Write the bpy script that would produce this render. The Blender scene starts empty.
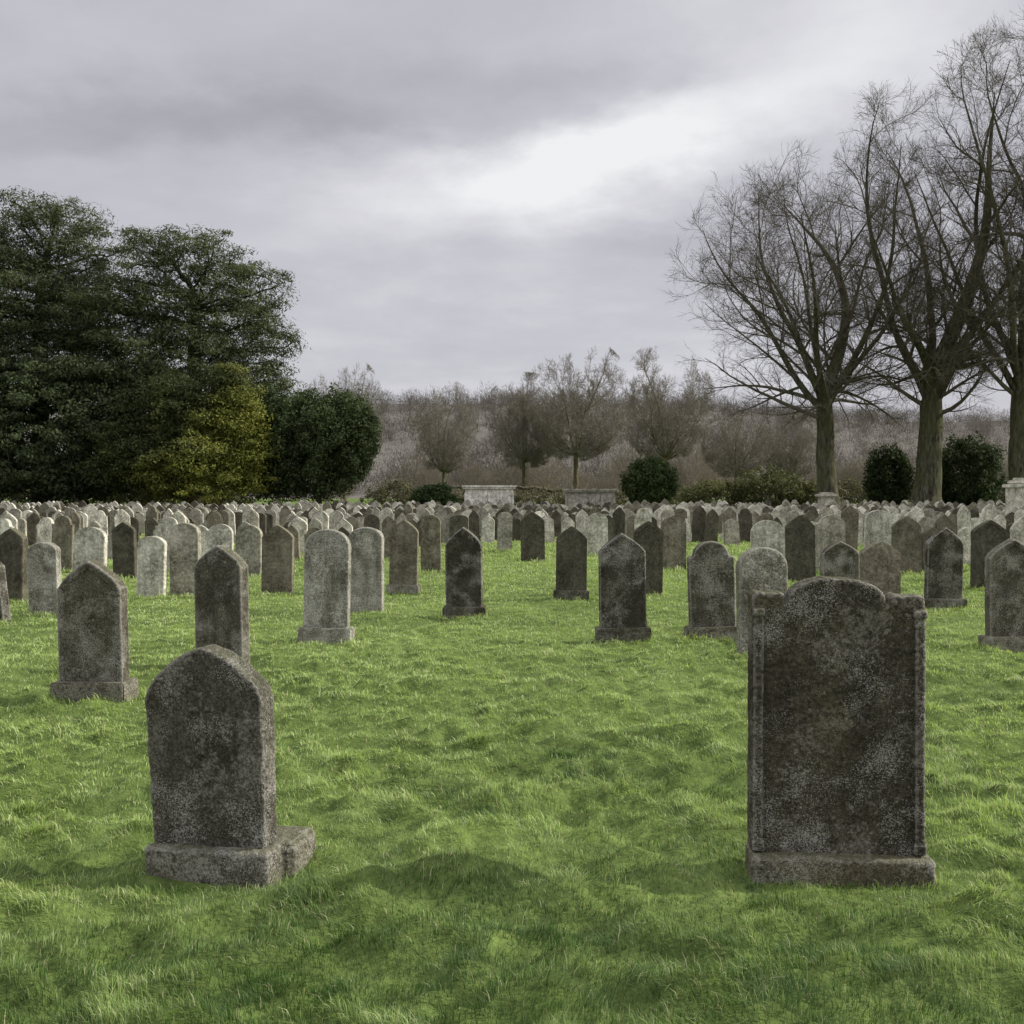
import bpy, bmesh, math, random, time
import numpy as np
from mathutils import Vector

random.seed(7)
rng = np.random.default_rng(11)
F = 1000.0; HZ = 490.0; CH = 1.6
scene = bpy.context.scene
COL = scene.collection

# ------------------------------------------------------------------ helpers
def link(o):
    COL.objects.link(o); return o

def mesh_np(name, verts, loops, totals, colors=None, smooth=False):
    me = bpy.data.meshes.new(name)
    verts = np.ascontiguousarray(verts, dtype=np.float32); loops = np.ascontiguousarray(loops, dtype=np.int32)
    totals = np.asarray(totals, dtype=np.int32)
    me.vertices.add(len(verts)); me.vertices.foreach_set('co', verts.ravel())
    me.loops.add(len(loops)); me.loops.foreach_set('vertex_index', loops)
    me.polygons.add(len(totals))
    starts = np.concatenate([[0], np.cumsum(totals)[:-1]]).astype(np.int32)
    me.polygons.foreach_set('loop_start', starts)
    if colors is not None:
        a = me.attributes.new('Col', 'FLOAT_COLOR', 'POINT')
        c = np.ones((len(verts), 4), dtype=np.float32); c[:, :3] = colors
        a.data.foreach_set('color', c.ravel())
    me.polygons.foreach_set('use_smooth', np.full(len(totals), smooth))
    me.update(calc_edges=True)
    return me

_tab = np.random.default_rng(5).random((256, 256))
def vnoise(x, y, s=0):
    x = np.asarray(x, float) + s * 17.31; y = np.asarray(y, float) + s * 9.77
    xi = np.floor(x).astype(int); yi = np.floor(y).astype(int)
    fx = x - xi; fy = y - yi
    fx = fx * fx * (3 - 2 * fx); fy = fy * fy * (3 - 2 * fy)
    a = _tab[xi % 256, yi % 256]; b = _tab[(xi + 1) % 256, yi % 256]
    c = _tab[xi % 256, (yi + 1) % 256]; d = _tab[(xi + 1) % 256, (yi + 1) % 256]
    return (a * (1 - fx) + b * fx) * (1 - fy) + (c * (1 - fx) + d * fx) * fy
def fbm(x, y, s=0, o=3):
    v = 0; a = .5; t = 0
    for i in range(o):
        v = v + a * vnoise(x * 2 ** i, y * 2 ** i, s + i * 3); t += a; a *= .5
    return v / t

def warp(x, y):
    return x + .35 * (vnoise(x * 1.3, y * 1.3, 61) - .5), y + .35 * (vnoise(x * 1.3, y * 1.3, 67) - .5)
def mound_f(x, y):
    x, y = warp(x, y)
    return vnoise(x * 2.5, y * 3.8, 1)
def clump_f(x, y):
    x, y = warp(x, y)
    return vnoise(x * 7.4, y * 11.0, 4)
def near_stone(x, y):
    """1 beside the two nearest stones, 0 away from them"""
    f = 0
    for (sx, sy) in ((-1.20, 4.14), (1.36, 4.12)):
        q = ((x - sx) / .62) ** 2 + ((y - sy) / .36) ** 2
        f = np.maximum(f, np.exp(-q ** 1.5))
    return f
def ground_h(x, y):
    x = np.asarray(x, float); y = np.asarray(y, float)
    d = np.sqrt(x ** 2 + y ** 2)
    amp = np.clip(1.35 - d / 14, .32, 1)
    m = mound_f(x, y); c = clump_f(x, y)
    h = amp * (0.09 * (m ** 1.3 - .42) + 0.10 * (c ** 1.6 - .36) + 0.035 * (vnoise(x * 14, y * 17, 14) - .5) + .03 * (vnoise(x * .5, y * .5, 8) - .5))
    f = near_stone(x, y)
    return h * (1 - f) - .018 * f

class NT:
    def __init__(s, tree):
        s.t = tree; s.n = tree.nodes; s.l = tree.links
    def new(s, typ, **k):
        n = s.n.new(typ)
        for a, b in k.items(): setattr(n, a, b)
        return n
    def put(s, sock, v):
        if hasattr(v, 'is_output'): s.l.new(v, sock)
        else: sock.default_value = v
    def math(s, op, a, b=None, c=None, clamp=False):
        n = s.new('ShaderNodeMath', operation=op, use_clamp=clamp)
        s.put(n.inputs[0], a)
        if b is not None: s.put(n.inputs[1], b)
        if c is not None: s.put(n.inputs[2], c)
        return n.outputs[0]
    def vmath(s, op, a, b=None):
        n = s.new('ShaderNodeVectorMath', operation=op)
        s.put(n.inputs[0], a)
        if b is not None:
            if op == 'SCALE': s.put(n.inputs['Scale'], b)
            else: s.put(n.inputs[1], b)
        return n.outputs[0]
    def noise(s, vec, scale, detail=4, rough=.5, col=False, dist=0):
        n = s.new('ShaderNodeTexNoise')
        s.put(n.inputs['Vector'], vec); n.inputs['Scale'].default_value = scale
        n.inputs['Detail'].default_value = detail; n.inputs['Roughness'].default_value = rough
        n.inputs['Distortion'].default_value = dist
        return n.outputs['Color' if col else 'Fac']
    def ramp(s, fac, stops):
        n = s.new('ShaderNodeValToRGB')
        e = n.color_ramp.elements
        while len(e) < len(stops): e.new(.5)
        for i, (p, c) in enumerate(stops):
            e[i].position = p
            e[i].color = (c, c, c, 1) if isinstance(c, (int, float)) else (*c, 1)
        s.put(n.inputs[0], fac)
        return n.outputs[0]
    def mix(s, f, a, b, bt='MIX'):
        n = s.new('ShaderNodeMix', data_type='RGBA', blend_type=bt)
        s.put(n.inputs[0], f); s.put(n.inputs[6], a if hasattr(a, 'is_output') else (*a, 1))
        s.put(n.inputs[7], b if hasattr(b, 'is_output') else (*b, 1))
        return n.outputs[2]

def new_mat(name):
    m = bpy.data.materials.new(name); m.use_nodes = True
    m.node_tree.nodes.clear()
    return m, NT(m.node_tree)
def finish(t, col, rough=.9, bumpf=None, bs=.4, bd=.02, translucent=0, tcol=None, spec=.3):
    p = t.new('ShaderNodeBsdfPrincipled')
    t.put(p.inputs['Base Color'], col if hasattr(col, 'is_output') else (*col, 1)); t.put(p.inputs['Roughness'], rough)
    p.inputs['Specular IOR Level'].default_value = spec
    if bumpf is not None:
        b = t.new('ShaderNodeBump'); b.inputs['Strength'].default_value = bs; b.inputs['Distance'].default_value = bd
        t.put(b.inputs['Height'], bumpf); t.l.new(b.outputs[0], p.inputs['Normal'])
    out = t.new('ShaderNodeOutputMaterial')
    if translucent:
        tr = t.new('ShaderNodeBsdfTranslucent'); t.put(tr.inputs[0], tcol if tcol is not None else col)
        mx = t.new('ShaderNodeMixShader'); mx.inputs[0].default_value = translucent
        t.l.new(p.outputs[0], mx.inputs[1]); t.l.new(tr.outputs[0], mx.inputs[2]); t.l.new(mx.outputs[0], out.inputs[0])
    else:
        t.l.new(p.outputs[0], out.inputs[0])

# ------------------------------------------------------------------ materials
def stone_material(name, near=True, wear_ao=False):
    m, t = new_mat(name)
    tc = t.new('ShaderNodeTexCoord'); oi = t.new('ShaderNodeObjectInfo')
    off = t.math('MULTIPLY', oi.outputs['Random'], 53.0)
    cmb = t.new('ShaderNodeCombineXYZ')
    for i in range(3): t.l.new(off, cmb.inputs[i])
    v = t.vmath('ADD', tc.outputs['Object'], cmb.outputs[0])
    n1 = t.noise(v, 3.4, 8, .76)
    base = t.ramp(n1, [(.34, (.118, .112, .093)), (.5, (.265, .255, .22)), (.66, (.45, .44, .395))])
    base = t.mix(1.0, base, oi.outputs['Color'], 'MULTIPLY')
    mp = t.new('ShaderNodeMapping'); mp.inputs['Scale'].default_value = (9, 9, 1.1); t.l.new(v, mp.inputs[0])
    st = t.ramp(t.noise(mp.outputs[0], 1.0, 5, .65), [(.42, .0), (.6, 1.0)])
    base = t.mix(t.math('MULTIPLY', st, .42 if near else .28), base, (.034, .031, .024))
    g = t.new('ShaderNodeNewGeometry')
    if near:
        ms = t.ramp(t.noise(v, 3.0, 6, .7), [(.46, 0.), (.62, 1.)])
        base = t.mix(t.math('MULTIPLY', ms, .38), base, (.068, .060, .034))
        big = t.noise(v, 3.8, 5, .65)
        l1 = t.noise(v, 36, 6, .8)
        s = t.math('ADD', l1, t.math('MULTIPLY', t.math('SUBTRACT', big, .5), 1.2))
        lm = t.ramp(s, [(.53, 0.0), (.63, 1.0)])
        lc = t.mix(.5, t.ramp(l1, [(.4, (.23, .222, .188)), (.65, (.52, .505, .455))]), t.mix(1.0, (.8, .79, .72), oi.outputs['Color'], 'MULTIPLY'))
        base = t.mix(t.math('MULTIPLY', lm, .5), base, lc)
        dk = t.ramp(t.noise(v, 80, 4, .8), [(.43, 1.), (.54, 0.)])
        base = t.mix(t.math('MULTIPLY', dk, .64), base, (.020, .019, .015))
        s2 = t.math('ADD', t.noise(v, 160, 3, .7), t.math('MULTIPLY', t.math('SUBTRACT', t.noise(v, 5, 4), .5), .75))
        base = t.mix(t.math('MULTIPLY', t.ramp(s2, [(.58, 0.), (.64, 1.)]), .62), base, (.52, .505, .455))
        bh = t.math('ADD', t.math('MULTIPLY', l1, 1.0), t.math('MULTIPLY', t.noise(v, 130, 3, .7), .7))
    else:
        l1 = t.noise(v, 22, 5, .72)
        base = t.mix(t.math('MULTIPLY', t.ramp(l1, [(.50, 0.), (.62, 1.)]), .25), base, t.mix(1.0, (.8, .79, .72), oi.outputs['Color'], 'MULTIPLY'))
        base = t.mix(t.math('MULTIPLY', t.ramp(l1, [(.36, 1.), (.46, 0.)]), .35), base, (.028, .027, .021))
        bh = l1
    if wear_ao:
        pt = g.outputs['Pointiness']
        base = t.mix(t.math('MULTIPLY', t.ramp(pt, [(.51, 0.), (.56, 1.)]), .65), base, (.44, .425, .375))
        base = t.mix(t.math('MULTIPLY', t.ramp(pt, [(.44, 1.), (.495, 0.)]), .65), base, (.026, .025, .019))  # concave creases painted darker, occlusion shade in the stone colour
    sp = t.new('ShaderNodeSeparateXYZ'); t.l.new(g.outputs['Normal'], sp.inputs[0])
    so = t.new('ShaderNodeSeparateXYZ'); t.l.new(tc.outputs['Object'], so.inputs[0])
    up = t.math('ADD', t.math('MULTIPLY', t.math('MAXIMUM', sp.outputs[2], 0), .3), t.math('MULTIPLY', n1, .85))
    up = t.math('ADD', up, t.ramp(so.outputs[2], [(.0, .16), (.22, 0.)]))
    base = t.mix(t.math('MULTIPLY', t.ramp(up, [(.55, 0.), (.8, 1.)]), .45), base, (.10, .112, .048))
    finish(t, base, .95, bh, .9, .016, spec=.1)
    return m
M_STONE = stone_material('weathered_stone', True, True)
M_STONE_FLAT = stone_material('weathered_plinth_stone', True, False)
M_STONE_FAR = stone_material('weathered_stone_coarse', False)

def attr_mat(name, rough, trans, spec=.2):
    m, t = new_mat(name)
    a = t.new('ShaderNodeAttribute'); a.attribute_name = 'Col'
    tc = t.mix(1.0, a.outputs['Color'], (1.10, 1.15, .68), 'MULTIPLY')
    finish(t, a.outputs['Color'], rough, translucent=trans, tcol=tc, spec=spec)
    return m
M_GRASS = attr_mat('grass_blades', .6, .36, spec=.35)
M_LEAF = attr_mat('foliage', .7, .25, spec=.15)
m, t = new_mat('hazy_woodland')
a = t.new('ShaderNodeAttribute'); a.attribute_name = 'Col'
finish(t, a.outputs['Color'], .95, translucent=.5, spec=0)
M_WOODATT = m

def bark_material():
    m, t = new_mat('bark')
    tc = t.new('ShaderNodeTexCoord'); oi = t.new('ShaderNodeObjectInfo')
    mp = t.new('ShaderNodeMapping'); mp.inputs['Scale'].default_value = (3, 3, .7); t.l.new(tc.outputs['Object'], mp.inputs[0])
    n = t.noise(mp.outputs[0], 2.2, 6, .7)
    c = t.ramp(n, [(.38, (.030, .027, .020)), (.5, (.08, .074, .053)), (.66, (.19, .178, .13))])
    n2 = t.noise(tc.outputs['Object'], .9, 5, .65)
    c = t.mix(t.math('MULTIPLY', t.ramp(n2, [(.40, 0.), (.56, 1.)]), .6), c, (.085, .092, .037))
    c = t.mix(1.0, c, oi.outputs['Color'], 'MULTIPLY')
    finish(t, c, .9, n, 1.0, .15, spec=.1)
    return m
M_BARK = bark_material()
def plain_noise_mat(name, c1, c2, scale):
    m, t = new_mat(name)
    tc = t.new('ShaderNodeTexCoord')
    n = t.noise(tc.outputs['Object'], scale, 5, .65)
    finish(t, t.ramp(n, [(.3, c1), (.7, c2)]), .95, spec=.05)
    return m
M_TWIG = plain_noise_mat('twig_bark', (.078, .070, .052), (.155, .138, .10), 1.2)
M_TWIGHAZE = plain_noise_mat('haze_twig_bark', (.15, .135, .106), (.23, .208, .168), .6)  # distance haze painted in as a paler twig colour
M_HILL = plain_noise_mat('hill_scrub', (.112, .105, .090), (.152, .143, .124), .035)

def ground_material():
    m, t = new_mat('turf')
    tc = t.new('ShaderNodeTexCoord')
    v = tc.outputs['Object']
    mp = t.new('ShaderNodeMapping'); mp.inputs['Scale'].default_value = (.6, 1, 1); t.l.new(v, mp.inputs[0])
    n1 = t.noise(mp.outputs[0], .35, 6, .6); n2 = t.noise(v, 9, 6, .75)
    a = t.ramp(n1, [(.35, (.09, .14, .038)), (.65, (.17, .24, .07))])
    b = t.ramp(n2, [(.35, (.45, .45, .45)), (.7, (1.25, 1.2, 1.1))])
    c = t.mix(1.0, a, b, 'MULTIPLY')
    finish(t, c, .95, n2, .8, .06, spec=.1)
    return m
M_GROUND = ground_material()

# ------------------------------------------------------------------ ground
def axis(lo, hi, step, mx, ratio=1.07):
    core = list(np.arange(lo, hi, step))
    s = step; v = hi; up = []
    while v < mx: up.append(v); s *= ratio; v += s
    up.append(mx)
    s = step; v = lo - step; dn = []
    while v > -mx: dn.append(v); s *= ratio; v -= s
    dn.append(-mx)
    return np.array(dn[::-1] + core + up)
gx = axis(-5, 5, .04, 2600, 1.06); gy = axis(2, 10, .04, 2600, 1.06)
X, Y = np.meshgrid(gx, gy)
Z = ground_h(X, Y)
nx, ny = len(gx), len(gy)
idx = np.arange(nx * ny).reshape(ny, nx)
q = np.stack([idx[:-1, :-1], idx[:-1, 1:], idx[1:, 1:], idx[1:, :-1]], -1).reshape(-1, 4)
me = mesh_np('ground', np.stack([X, Y, Z], -1).reshape(-1, 3), q.ravel(), np.full(len(q), 4), smooth=True)
me.materials.append(M_GROUND)
g = link(bpy.data.objects.new('ground', me)); g['kind'] = 'structure'

# ------------------------------------------------------------------ gravestones
def outline(kind, w, h, a, N=18):
    pts = []
    if kind in ('pointed', 'softpoint'):
        kk, ex = (.70, 1.10) if kind == 'pointed' else (.48, 1.30)
        N = N if kind == 'pointed' else 36
        for i in range(N + 1):
            x = w * (1 - 2 * i / N); r = abs(x) / w
            pts.append((x, h - a * (kk * r ** ex + (1 - kk) * (1 - math.sqrt(max(0, 1 - r * r * .999))))))
    elif kind == 'gothic':
        for i in range(N + 1):
            x = w * (1 - 2 * i / N); r = abs(x) / w
            pts.append((x, h - a * (0.82 * r ** 1.05 + .18 * r ** 4)))
    elif kind == 'round':
        for i in range(N + 1):
            t = math.pi * i / N
            pts.append((w * math.cos(t), h - a + a * math.sin(t)))
    elif kind == 'shoulder':
        pts.append((w, h - a)); pts.append((w * .8, h - a)); pts.append((w * .77, h - a * .88))
        for i in range(1, N):
            t = math.pi * i / N
            pts.append((w * .74 * math.cos(t), h - a * .85 + a * .85 * math.sin(t)))
        pts.append((-w * .77, h - a * .88)); pts.append((-w * .8, h - a)); pts.append((-w, h - a))
    elif kind == 'scroll':
        half = [(w, h - .10), (w * .99, h - .078), (w * .95, h - .066), (w * .80, h - .070), (w * .66, h - .066), (w * .62, h - .078), (w * .61, h - .110),
                (w * .56, h - .106), (w * .55, h - .078), (w * .52, h - .055), (w * .42, h - .030), (w * .30, h - .013), (w * .15, h - .003)]
        pts = half + [(0, h)] + [(-x, z + .006) for x, z in half[::-1]]
    return pts

def slab_bm(kind, w, h, a, th, z0, bevel=.012, frame=0, N=18, taper=0):
    bm = bmesh.new()
    o = outline(kind, w, h, a, N)
    poly = [(w * (1 - taper), z0)] + o + [(-w * (1 - taper), z0)]
    vs = [bm.verts.new((x, -th / 2, z)) for x, z in poly]
    f = bm.faces.new(vs)
    bm.normal_update()
    if f.normal.y > 0: f.normal_flip()
    r = bmesh.ops.extrude_face_region(bm, geom=[f])
    nv = [e for e in r['geom'] if isinstance(e, bmesh.types.BMVert)]
    for v in nv: v.co.y = th / 2
    bmesh.ops.recalc_face_normals(bm, faces=bm.faces)
    es = [e for e in bm.edges if abs(e.verts[0].co.y - e.verts[1].co.y) < 1e-6]
    if bevel: bmesh.ops.bevel(bm, geom=es, offset=bevel, segments=2, affect='EDGES', clamp_overlap=True)
    if frame:
        ff = [x for x in bm.faces if x.normal.y < -.99 and len(x.verts) > 8]
        if ff:
            bmesh.ops.inset_region(bm, faces=ff, thickness=frame, depth=0)
            bmesh.ops.inset_region(bm, faces=ff, thickness=.008, depth=-.009)
    return bm

def add_box(bm, c, s, bevel=.01):
    r = bmesh.ops.create_cube(bm, size=1)
    for v in r['verts']:
        v.co = Vector((c[0] + v.co.x * s[0], c[1] + v.co.y * s[1], c[2] + v.co.z * s[2]))
    if bevel:
        es = list({e for v in r['verts'] for e in v.link_edges})
        bmesh.ops.bevel(bm, geom=es, offset=bevel, segments=2, affect='EDGES')

def remeshed(bm, voxel, amp, seed, mat):
    me = bpy.data.meshes.new('tmp'); bm.to_mesh(me); bm.free()
    o = link(bpy.data.objects.new('tmp', me))
    md = o.modifiers.new('r', 'REMESH'); md.mode = 'VOXEL'; md.voxel_size = voxel
    dg = bpy.context.evaluated_depsgraph_get()
    m2 = bpy.data.meshes.new_from_object(o.evaluated_get(dg))
    bpy.data.objects.remove(o); bpy.data.meshes.remove(me)
    n = len(m2.vertices)
    co = np.zeros(n * 3, dtype=np.float32); no = np.zeros(n * 3, dtype=np.float32)
    m2.vertices.foreach_get('co', co); m2.vertices.foreach_get('normal', no)
    co = co.reshape(-1, 3); no = no.reshape(-1, 3)
    def n3(fq, s):
        return (vnoise(co[:, 0] * fq + co[:, 1] * fq * .7, co[:, 2] * fq + co[:, 1] * fq * .5, seed + s) - .5) * 2
    chip = np.clip(n3(18, 9) - .5, 0, 1) * 1.6
    d = n3(6, 1) * .2 + n3(26, 3) * .25 + n3(75, 5) * .35 - chip
    co = co + no * (d * amp)[:, None]
    m2.vertices.foreach_set('co', co.astype(np.float32).ravel())
    m2.polygons.foreach_set('use_smooth', np.ones(len(m2.polygons), dtype=bool))
    m2.update()
    m2.materials.clear(); m2.materials.append(mat)
    return m2

def bm_mesh(bm, mat, smooth=False):
    me = bpy.data.meshes.new('m'); bm.to_mesh(me); bm.free(); me.materials.append(mat)
    return me

TONES = {'dark': (.33, .31, .26, 1), 'brown': (.64, .60, .50, 1), 'mid': (1.1, 1.07, .98, 1), 'pale': (1.8, 1.79, 1.7, 1)}
GROUP = 'old headstones standing in the cemetery lawn'
stones_xy = []
def gravestone(Xc, Yc, yaw, lean, mesh, plinth_mesh, tone, label, pk=1.3):
    e = link(bpy.data.objects.new('gravestone', None)); e.empty_display_size = .2
    e.location = (Xc, Yc, 0); e.rotation_euler = (lean[0], lean[1], yaw)
    s = link(bpy.data.objects.new('headstone_slab', mesh)); s.parent = e; s.color = tone
    if plinth_mesh is not None:
        p = link(bpy.data.objects.new('plinth', plinth_mesh)); p.parent = e; p.color = (tone[0] * pk, tone[1] * pk, tone[2] * pk, 1)
    e['label'] = label; e['category'] = 'gravestone'; e['group'] = GROUP
    return e

bm = slab_bm('softpoint', .278, .945, .225, .115, .05, .008, taper=.06)
add_box(bm, (0, -.058, .63), (.022, .014, .26), .004)
add_box(bm, (0, -.058, .69), (.12, .014, .022), .004)
slab = remeshed(bm, .0062, .005, 3, M_STONE)
bm = bmesh.new(); add_box(bm, (.01, -.01, .01), (.575, .20, .22), .010)
add_box(bm, (.18, .15, .0), (.32, .24, .22), .02)
pl = remeshed(bm, .009, .007, 5, M_STONE)
gravestone(-1.245, 4.22, math.radians(-15), (math.radians(1.0), math.radians(-2.4)), slab, pl, (.54, .52, .46, 1),
           'dark lichen-speckled pointed headstone on a mossy stepped plinth', 1.9)
stones_xy.append((-1.235, 4.24, .30, .18))
bm = slab_bm('scroll', .352, 1.232, .1, .12, .07, .007)
for sx in (-1, 1):
    add_box(bm, (sx * .328, -.060, .60), (.042, .040, 1.0), .005)
    add_box(bm, (sx * .328, -.062, 1.09), (.052, .050, .030), .004)
    add_box(bm, (sx * .328, -.062, .125), (.052, .050, .05), .004)
slab = remeshed(bm, .0062, .006, 9, M_STONE)
bm = bmesh.new(); add_box(bm, (.01, -.02, -.005), (.735, .20, .20), .010)
pl = remeshed(bm, .009, .008, 15, M_STONE)
gravestone(1.352, 4.20, math.radians(-4), (math.radians(-.5), math.radians(.3)), slab, pl, (.44, .39, .30, 1),
           'large dark brown headstone with scrolled top and side pilasters', 1.8)
stones_xy.append((1.352, 4.20, .37, .11))

S = [
 (57,133,560,700,'pointed',.75,'brown',1,-8),
 (194,252,545,670,'pointed',.75,'brown',0,-22),
 (301,352,529,641,'round',.7,'pale',1,-3),
 (349,384,527,612,'round',.65,'pale',0,-8),
 (444,485,527,618,'pointed',.9,'dark',1,0),
 (597,649,533,641,'gothic',.7,'dark',1,2),
 (687,738,541,640,'shoulder',.6,'brown',1,3),
 (737,788,547,658,'round',.8,'mid',0,8),
 (554,588,526,600,'gothic',.75,'dark',1,0),
 (633,662,521,595,'pointed',.8,'dark',0,2),
 (388,419,520,594,'pointed',.8,'brown',1,-3),
 (262,293,525,594,'pointed',.8,'brown',0,-4),
 (236,262,525,576,'round',.8,'mid',0,-5),
 (171,201,523,597,'round',.75,'mid',0,-8),
 (137,166,536,598,'round',.6,'pale',0,-10),
 (114,137,522,580,'pointed',.8,'dark',0,-6),
 (73,106,527,592,'round',.7,'pale',0,-6),
 (30,62,542,615,'round',.6,'pale',0,-8),
 (-2,27,528,602,'gothic',.7,'dark',0,-12),
 (-22,12,556,622,'gothic',.7,'dark',0,-20),
 (208,233,524,572,'round',.8,'pale',0,-4),
 (819,861,541,618,'pointed',.6,'brown',1,4),
 (859,900,541,604,'gothic',.6,'brown',0,8),
 (922,963,527,609,'gothic',.8,'dark',1,2),
 (984,1040,539,651,'pointed',.7,'brown',1,4),
 (786,815,515,582,'gothic',.8,'dark',0,3),
 (751,785,520,570,'round',.8,'pale',0,4),
 (521,545,512,562,'pointed',.8,'dark',0,0),
 (864,892,510,556,'round',.7,'pale',0,3),
 (893,921,516,574,'pointed',.8,'brown',0,3),
 (972,1006,520,590,'gothic',.7,'dark',0,3),
 (661,686,517,570,'round',.6,'brown',0,2),
 (819,845,515,566,'round',.8,'mid',0,2),
 (421,441,515,572,'round',.8,'brown',0,0),
 (497,512,512,552,'round',.8,'mid',0,0),
 (588,608,513,556,'round',.8,'pale',0,0),
 (1026,1062,520,600,'round',.7,'mid',0,0),
 (-60,-28,530,610,'round',.7,'brown',0,0),
]
LBL = {'pointed': 'with a softly pointed top', 'gothic': 'with a gothic pointed top', 'round': 'with a rounded top', 'shoulder': 'with a shouldered arch'}
TL = {'dark': 'dark blackened headstone', 'brown': 'brown weathered headstone', 'mid': 'grey weathered headstone', 'pale': 'pale grey lichened headstone'}
for i, (xl, xr, top, base, kind, ar, tone, plf, yaw) in enumerate(S):
    d = F * CH / (base - HZ)
    w = (xr - xl) * d / F / 2; h = CH - (top - HZ) * (d + .05) / F
    Xc = ((xl + xr) / 2 - 512) * (d + .06) / F
    th = random.uniform(.10, .15)
    z0 = .09 if plf else -.1
    ws = w * (.90 if plf else 1)
    bm = slab_bm(kind, ws, h, w * ar, th, z0, .007, frame=(.045 if i % 3 == 0 and kind != 'shoulder' else 0))
    if d < 14: mesh = remeshed(bm, .010, .006, i + 20, M_STONE)
    else: mesh = bm_mesh(bm, M_STONE_FAR)
    plm = None
    if plf:
        bm = bmesh.new(); add_box(bm, (0, 0, .02), (w * 2.08, th + .12, .24), .012)
        plm = bm_mesh(bm, M_STONE_FLAT)
    tn = TONES[tone]; k = random.uniform(.88, 1.12); tn = (tn[0] * k, tn[1] * k, tn[2] * k, 1)
    lean = (math.radians(random.uniform(-1.5, 1.5)), math.radians(random.uniform(-1.5, 1.5)))
    if i == 19: lean = (0, math.radians(-9))
    lab = TL[tone] + ' ' + LBL[kind]
    if i == 19: lab = 'dark headstone leaning sideways in the grass'
    gravestone(Xc, d + th / 2, math.radians(yaw + random.uniform(-2, 2)), lean, mesh, plm, tn, lab)
    stones_xy.append((Xc, d + th / 2, w + .02, th / 2 + .04))

PK = [('round', .205, .92, .8), ('pointed', .215, .98, .9), ('gothic', .20, .92, 1.0), ('round', .225, .78, .45),
      ('shoulder', .215, .98, .7), ('pointed', .185, 1.04, 1.0), ('gothic', .175, .88, 1.1)]
protos = []; lows = []
for k, (kind, w, h, ar) in enumerate(PK):
    bm = slab_bm(kind, w, h, w * ar, .10, -.1, .007)
    if k % 2 == 0: add_box(bm, (0, 0, .03), (w * 2.35, .22, .22), 0)
    protos.append((bm_mesh(bm, M_STONE_FAR), kind))
    bm = slab_bm(kind, w, h, w * ar, .10, -.1, 0, N=8)
    me = bm_mesh(bm, M_STONE_FAR); lows.append(me)
cand = []
y = 19.5; row = 0
while y < 58:
    half = .56 * y + 3
    xs = np.arange(-half, half, .52 if y > 36 else .68 if y > 29 else 1.0)
    for x in xs:
        xx = x + random.uniform(-.2, .2) + (row % 2) * .5; yy = y + random.uniform(-.45, .45)
        px = 512 + F * xx / yy; py = HZ + F * CH / yy
        if random.random() < .08: continue
        if 425 < px < 740 and py > 549: continue
        if 380 < px < 800 and py > 560: continue
        if py > 562 and random.random() < .45: continue
        if any((xx - a) ** 2 + (yy - b) ** 2 < .7 ** 2 for a, b, _, _ in stones_xy[2:]): continue
        cand.append((xx, yy))
    y += 1.4 if y > 30 else 1.8; row += 1
cand.sort(key=lambda c: c[1])
inview = [c for c in cand if abs(c[0]) < .54 * c[1]]
n_ind = 295 - len(S) - 2
indiv = set(inview[:n_ind])
rest = [c for c in cand if c not in indiv]
def rtone():
    r = random.random()
    if r < .20: b = (.33, .31, .26)
    elif r < .40: b = (.64, .60, .50)
    elif r < .70: b = (1.15, 1.12, 1.03)
    else: b = (1.9, 1.87, 1.77)
    k = random.uniform(.85, 1.1)
    return tuple(c * k for c in b) + (1,)
for (xx, yy) in indiv:
    me, kind = random.choice(protos)
    o = link(bpy.data.objects.new('gravestone', me))
    o.location = (xx, yy, 0); o.rotation_euler = (math.radians(random.uniform(-3, 3)), math.radians(random.uniform(-3.5, 3.5)), math.radians(random.uniform(-12, 12)))
    o.scale = (random.uniform(.82, 1.18), 1, random.uniform(.75, 1.18))
    o.color = rtone()
    tn = 'dark' if o.color[0] < .4 else 'brown' if o.color[0] < .8 else 'grey' if o.color[0] < 1.35 else 'pale'
    o['label'] = tn + ' weathered headstone ' + LBL[kind]; o['category'] = 'gravestone'; o['group'] = GROUP
    if yy < 28: stones_xy.append((xx, yy, .3, .1))
V = []; L = []; T = []; base_i = 0
pd = []
for me in lows:
    vv = np.array([v.co[:] for v in me.vertices]); ll = []; tt = []
    for p in me.polygons: ll += list(p.vertices); tt.append(len(p.vertices))
    pd.append((vv, np.array(ll), np.array(tt)))
for me in lows: bpy.data.meshes.remove(me)
Cc = []
for (xx, yy) in rest:
    vv, ll, tt = random.choice(pd)
    a = math.radians(random.uniform(-12, 12)); sx = random.uniform(.75, 1.1); sz = random.uniform(.7, 1.08)
    p = vv * np.array([sx, 1, sz]); ca, sa = math.cos(a), math.sin(a)
    p = np.stack([p[:, 0] * ca - p[:, 1] * sa + xx, p[:, 0] * sa + p[:, 1] * ca + yy, p[:, 2]], -1)
    V.append(p); L.append(ll + base_i); T.append(tt); base_i += len(vv)
    Cc.append(np.tile(np.array(rtone()[:3]), (len(vv), 1)))
m, t = new_mat('weathered_stone_mass')
a = t.new('ShaderNodeAttribute'); a.attribute_name = 'Col'; tc = t.new('ShaderNodeTexCoord')
n = t.noise(tc.outputs['Object'], 4, 5, .7)
c = t.mix(1.0, a.outputs['Color'], t.ramp(n, [(.35, (.16, .153, .13)), (.65, (.42, .41, .365))]), 'MULTIPLY')
finish(t, c, .95)
me = mesh_np('gravestones', np.concatenate(V), np.concatenate(L), np.concatenate(T), np.concatenate(Cc))
me.materials.append(m)
o = link(bpy.data.objects.new('gravestones', me)); o['kind'] = 'stuff'
o['label'] = 'crowded rows of old weathered headstones'; o['category'] = 'gravestones'

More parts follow.
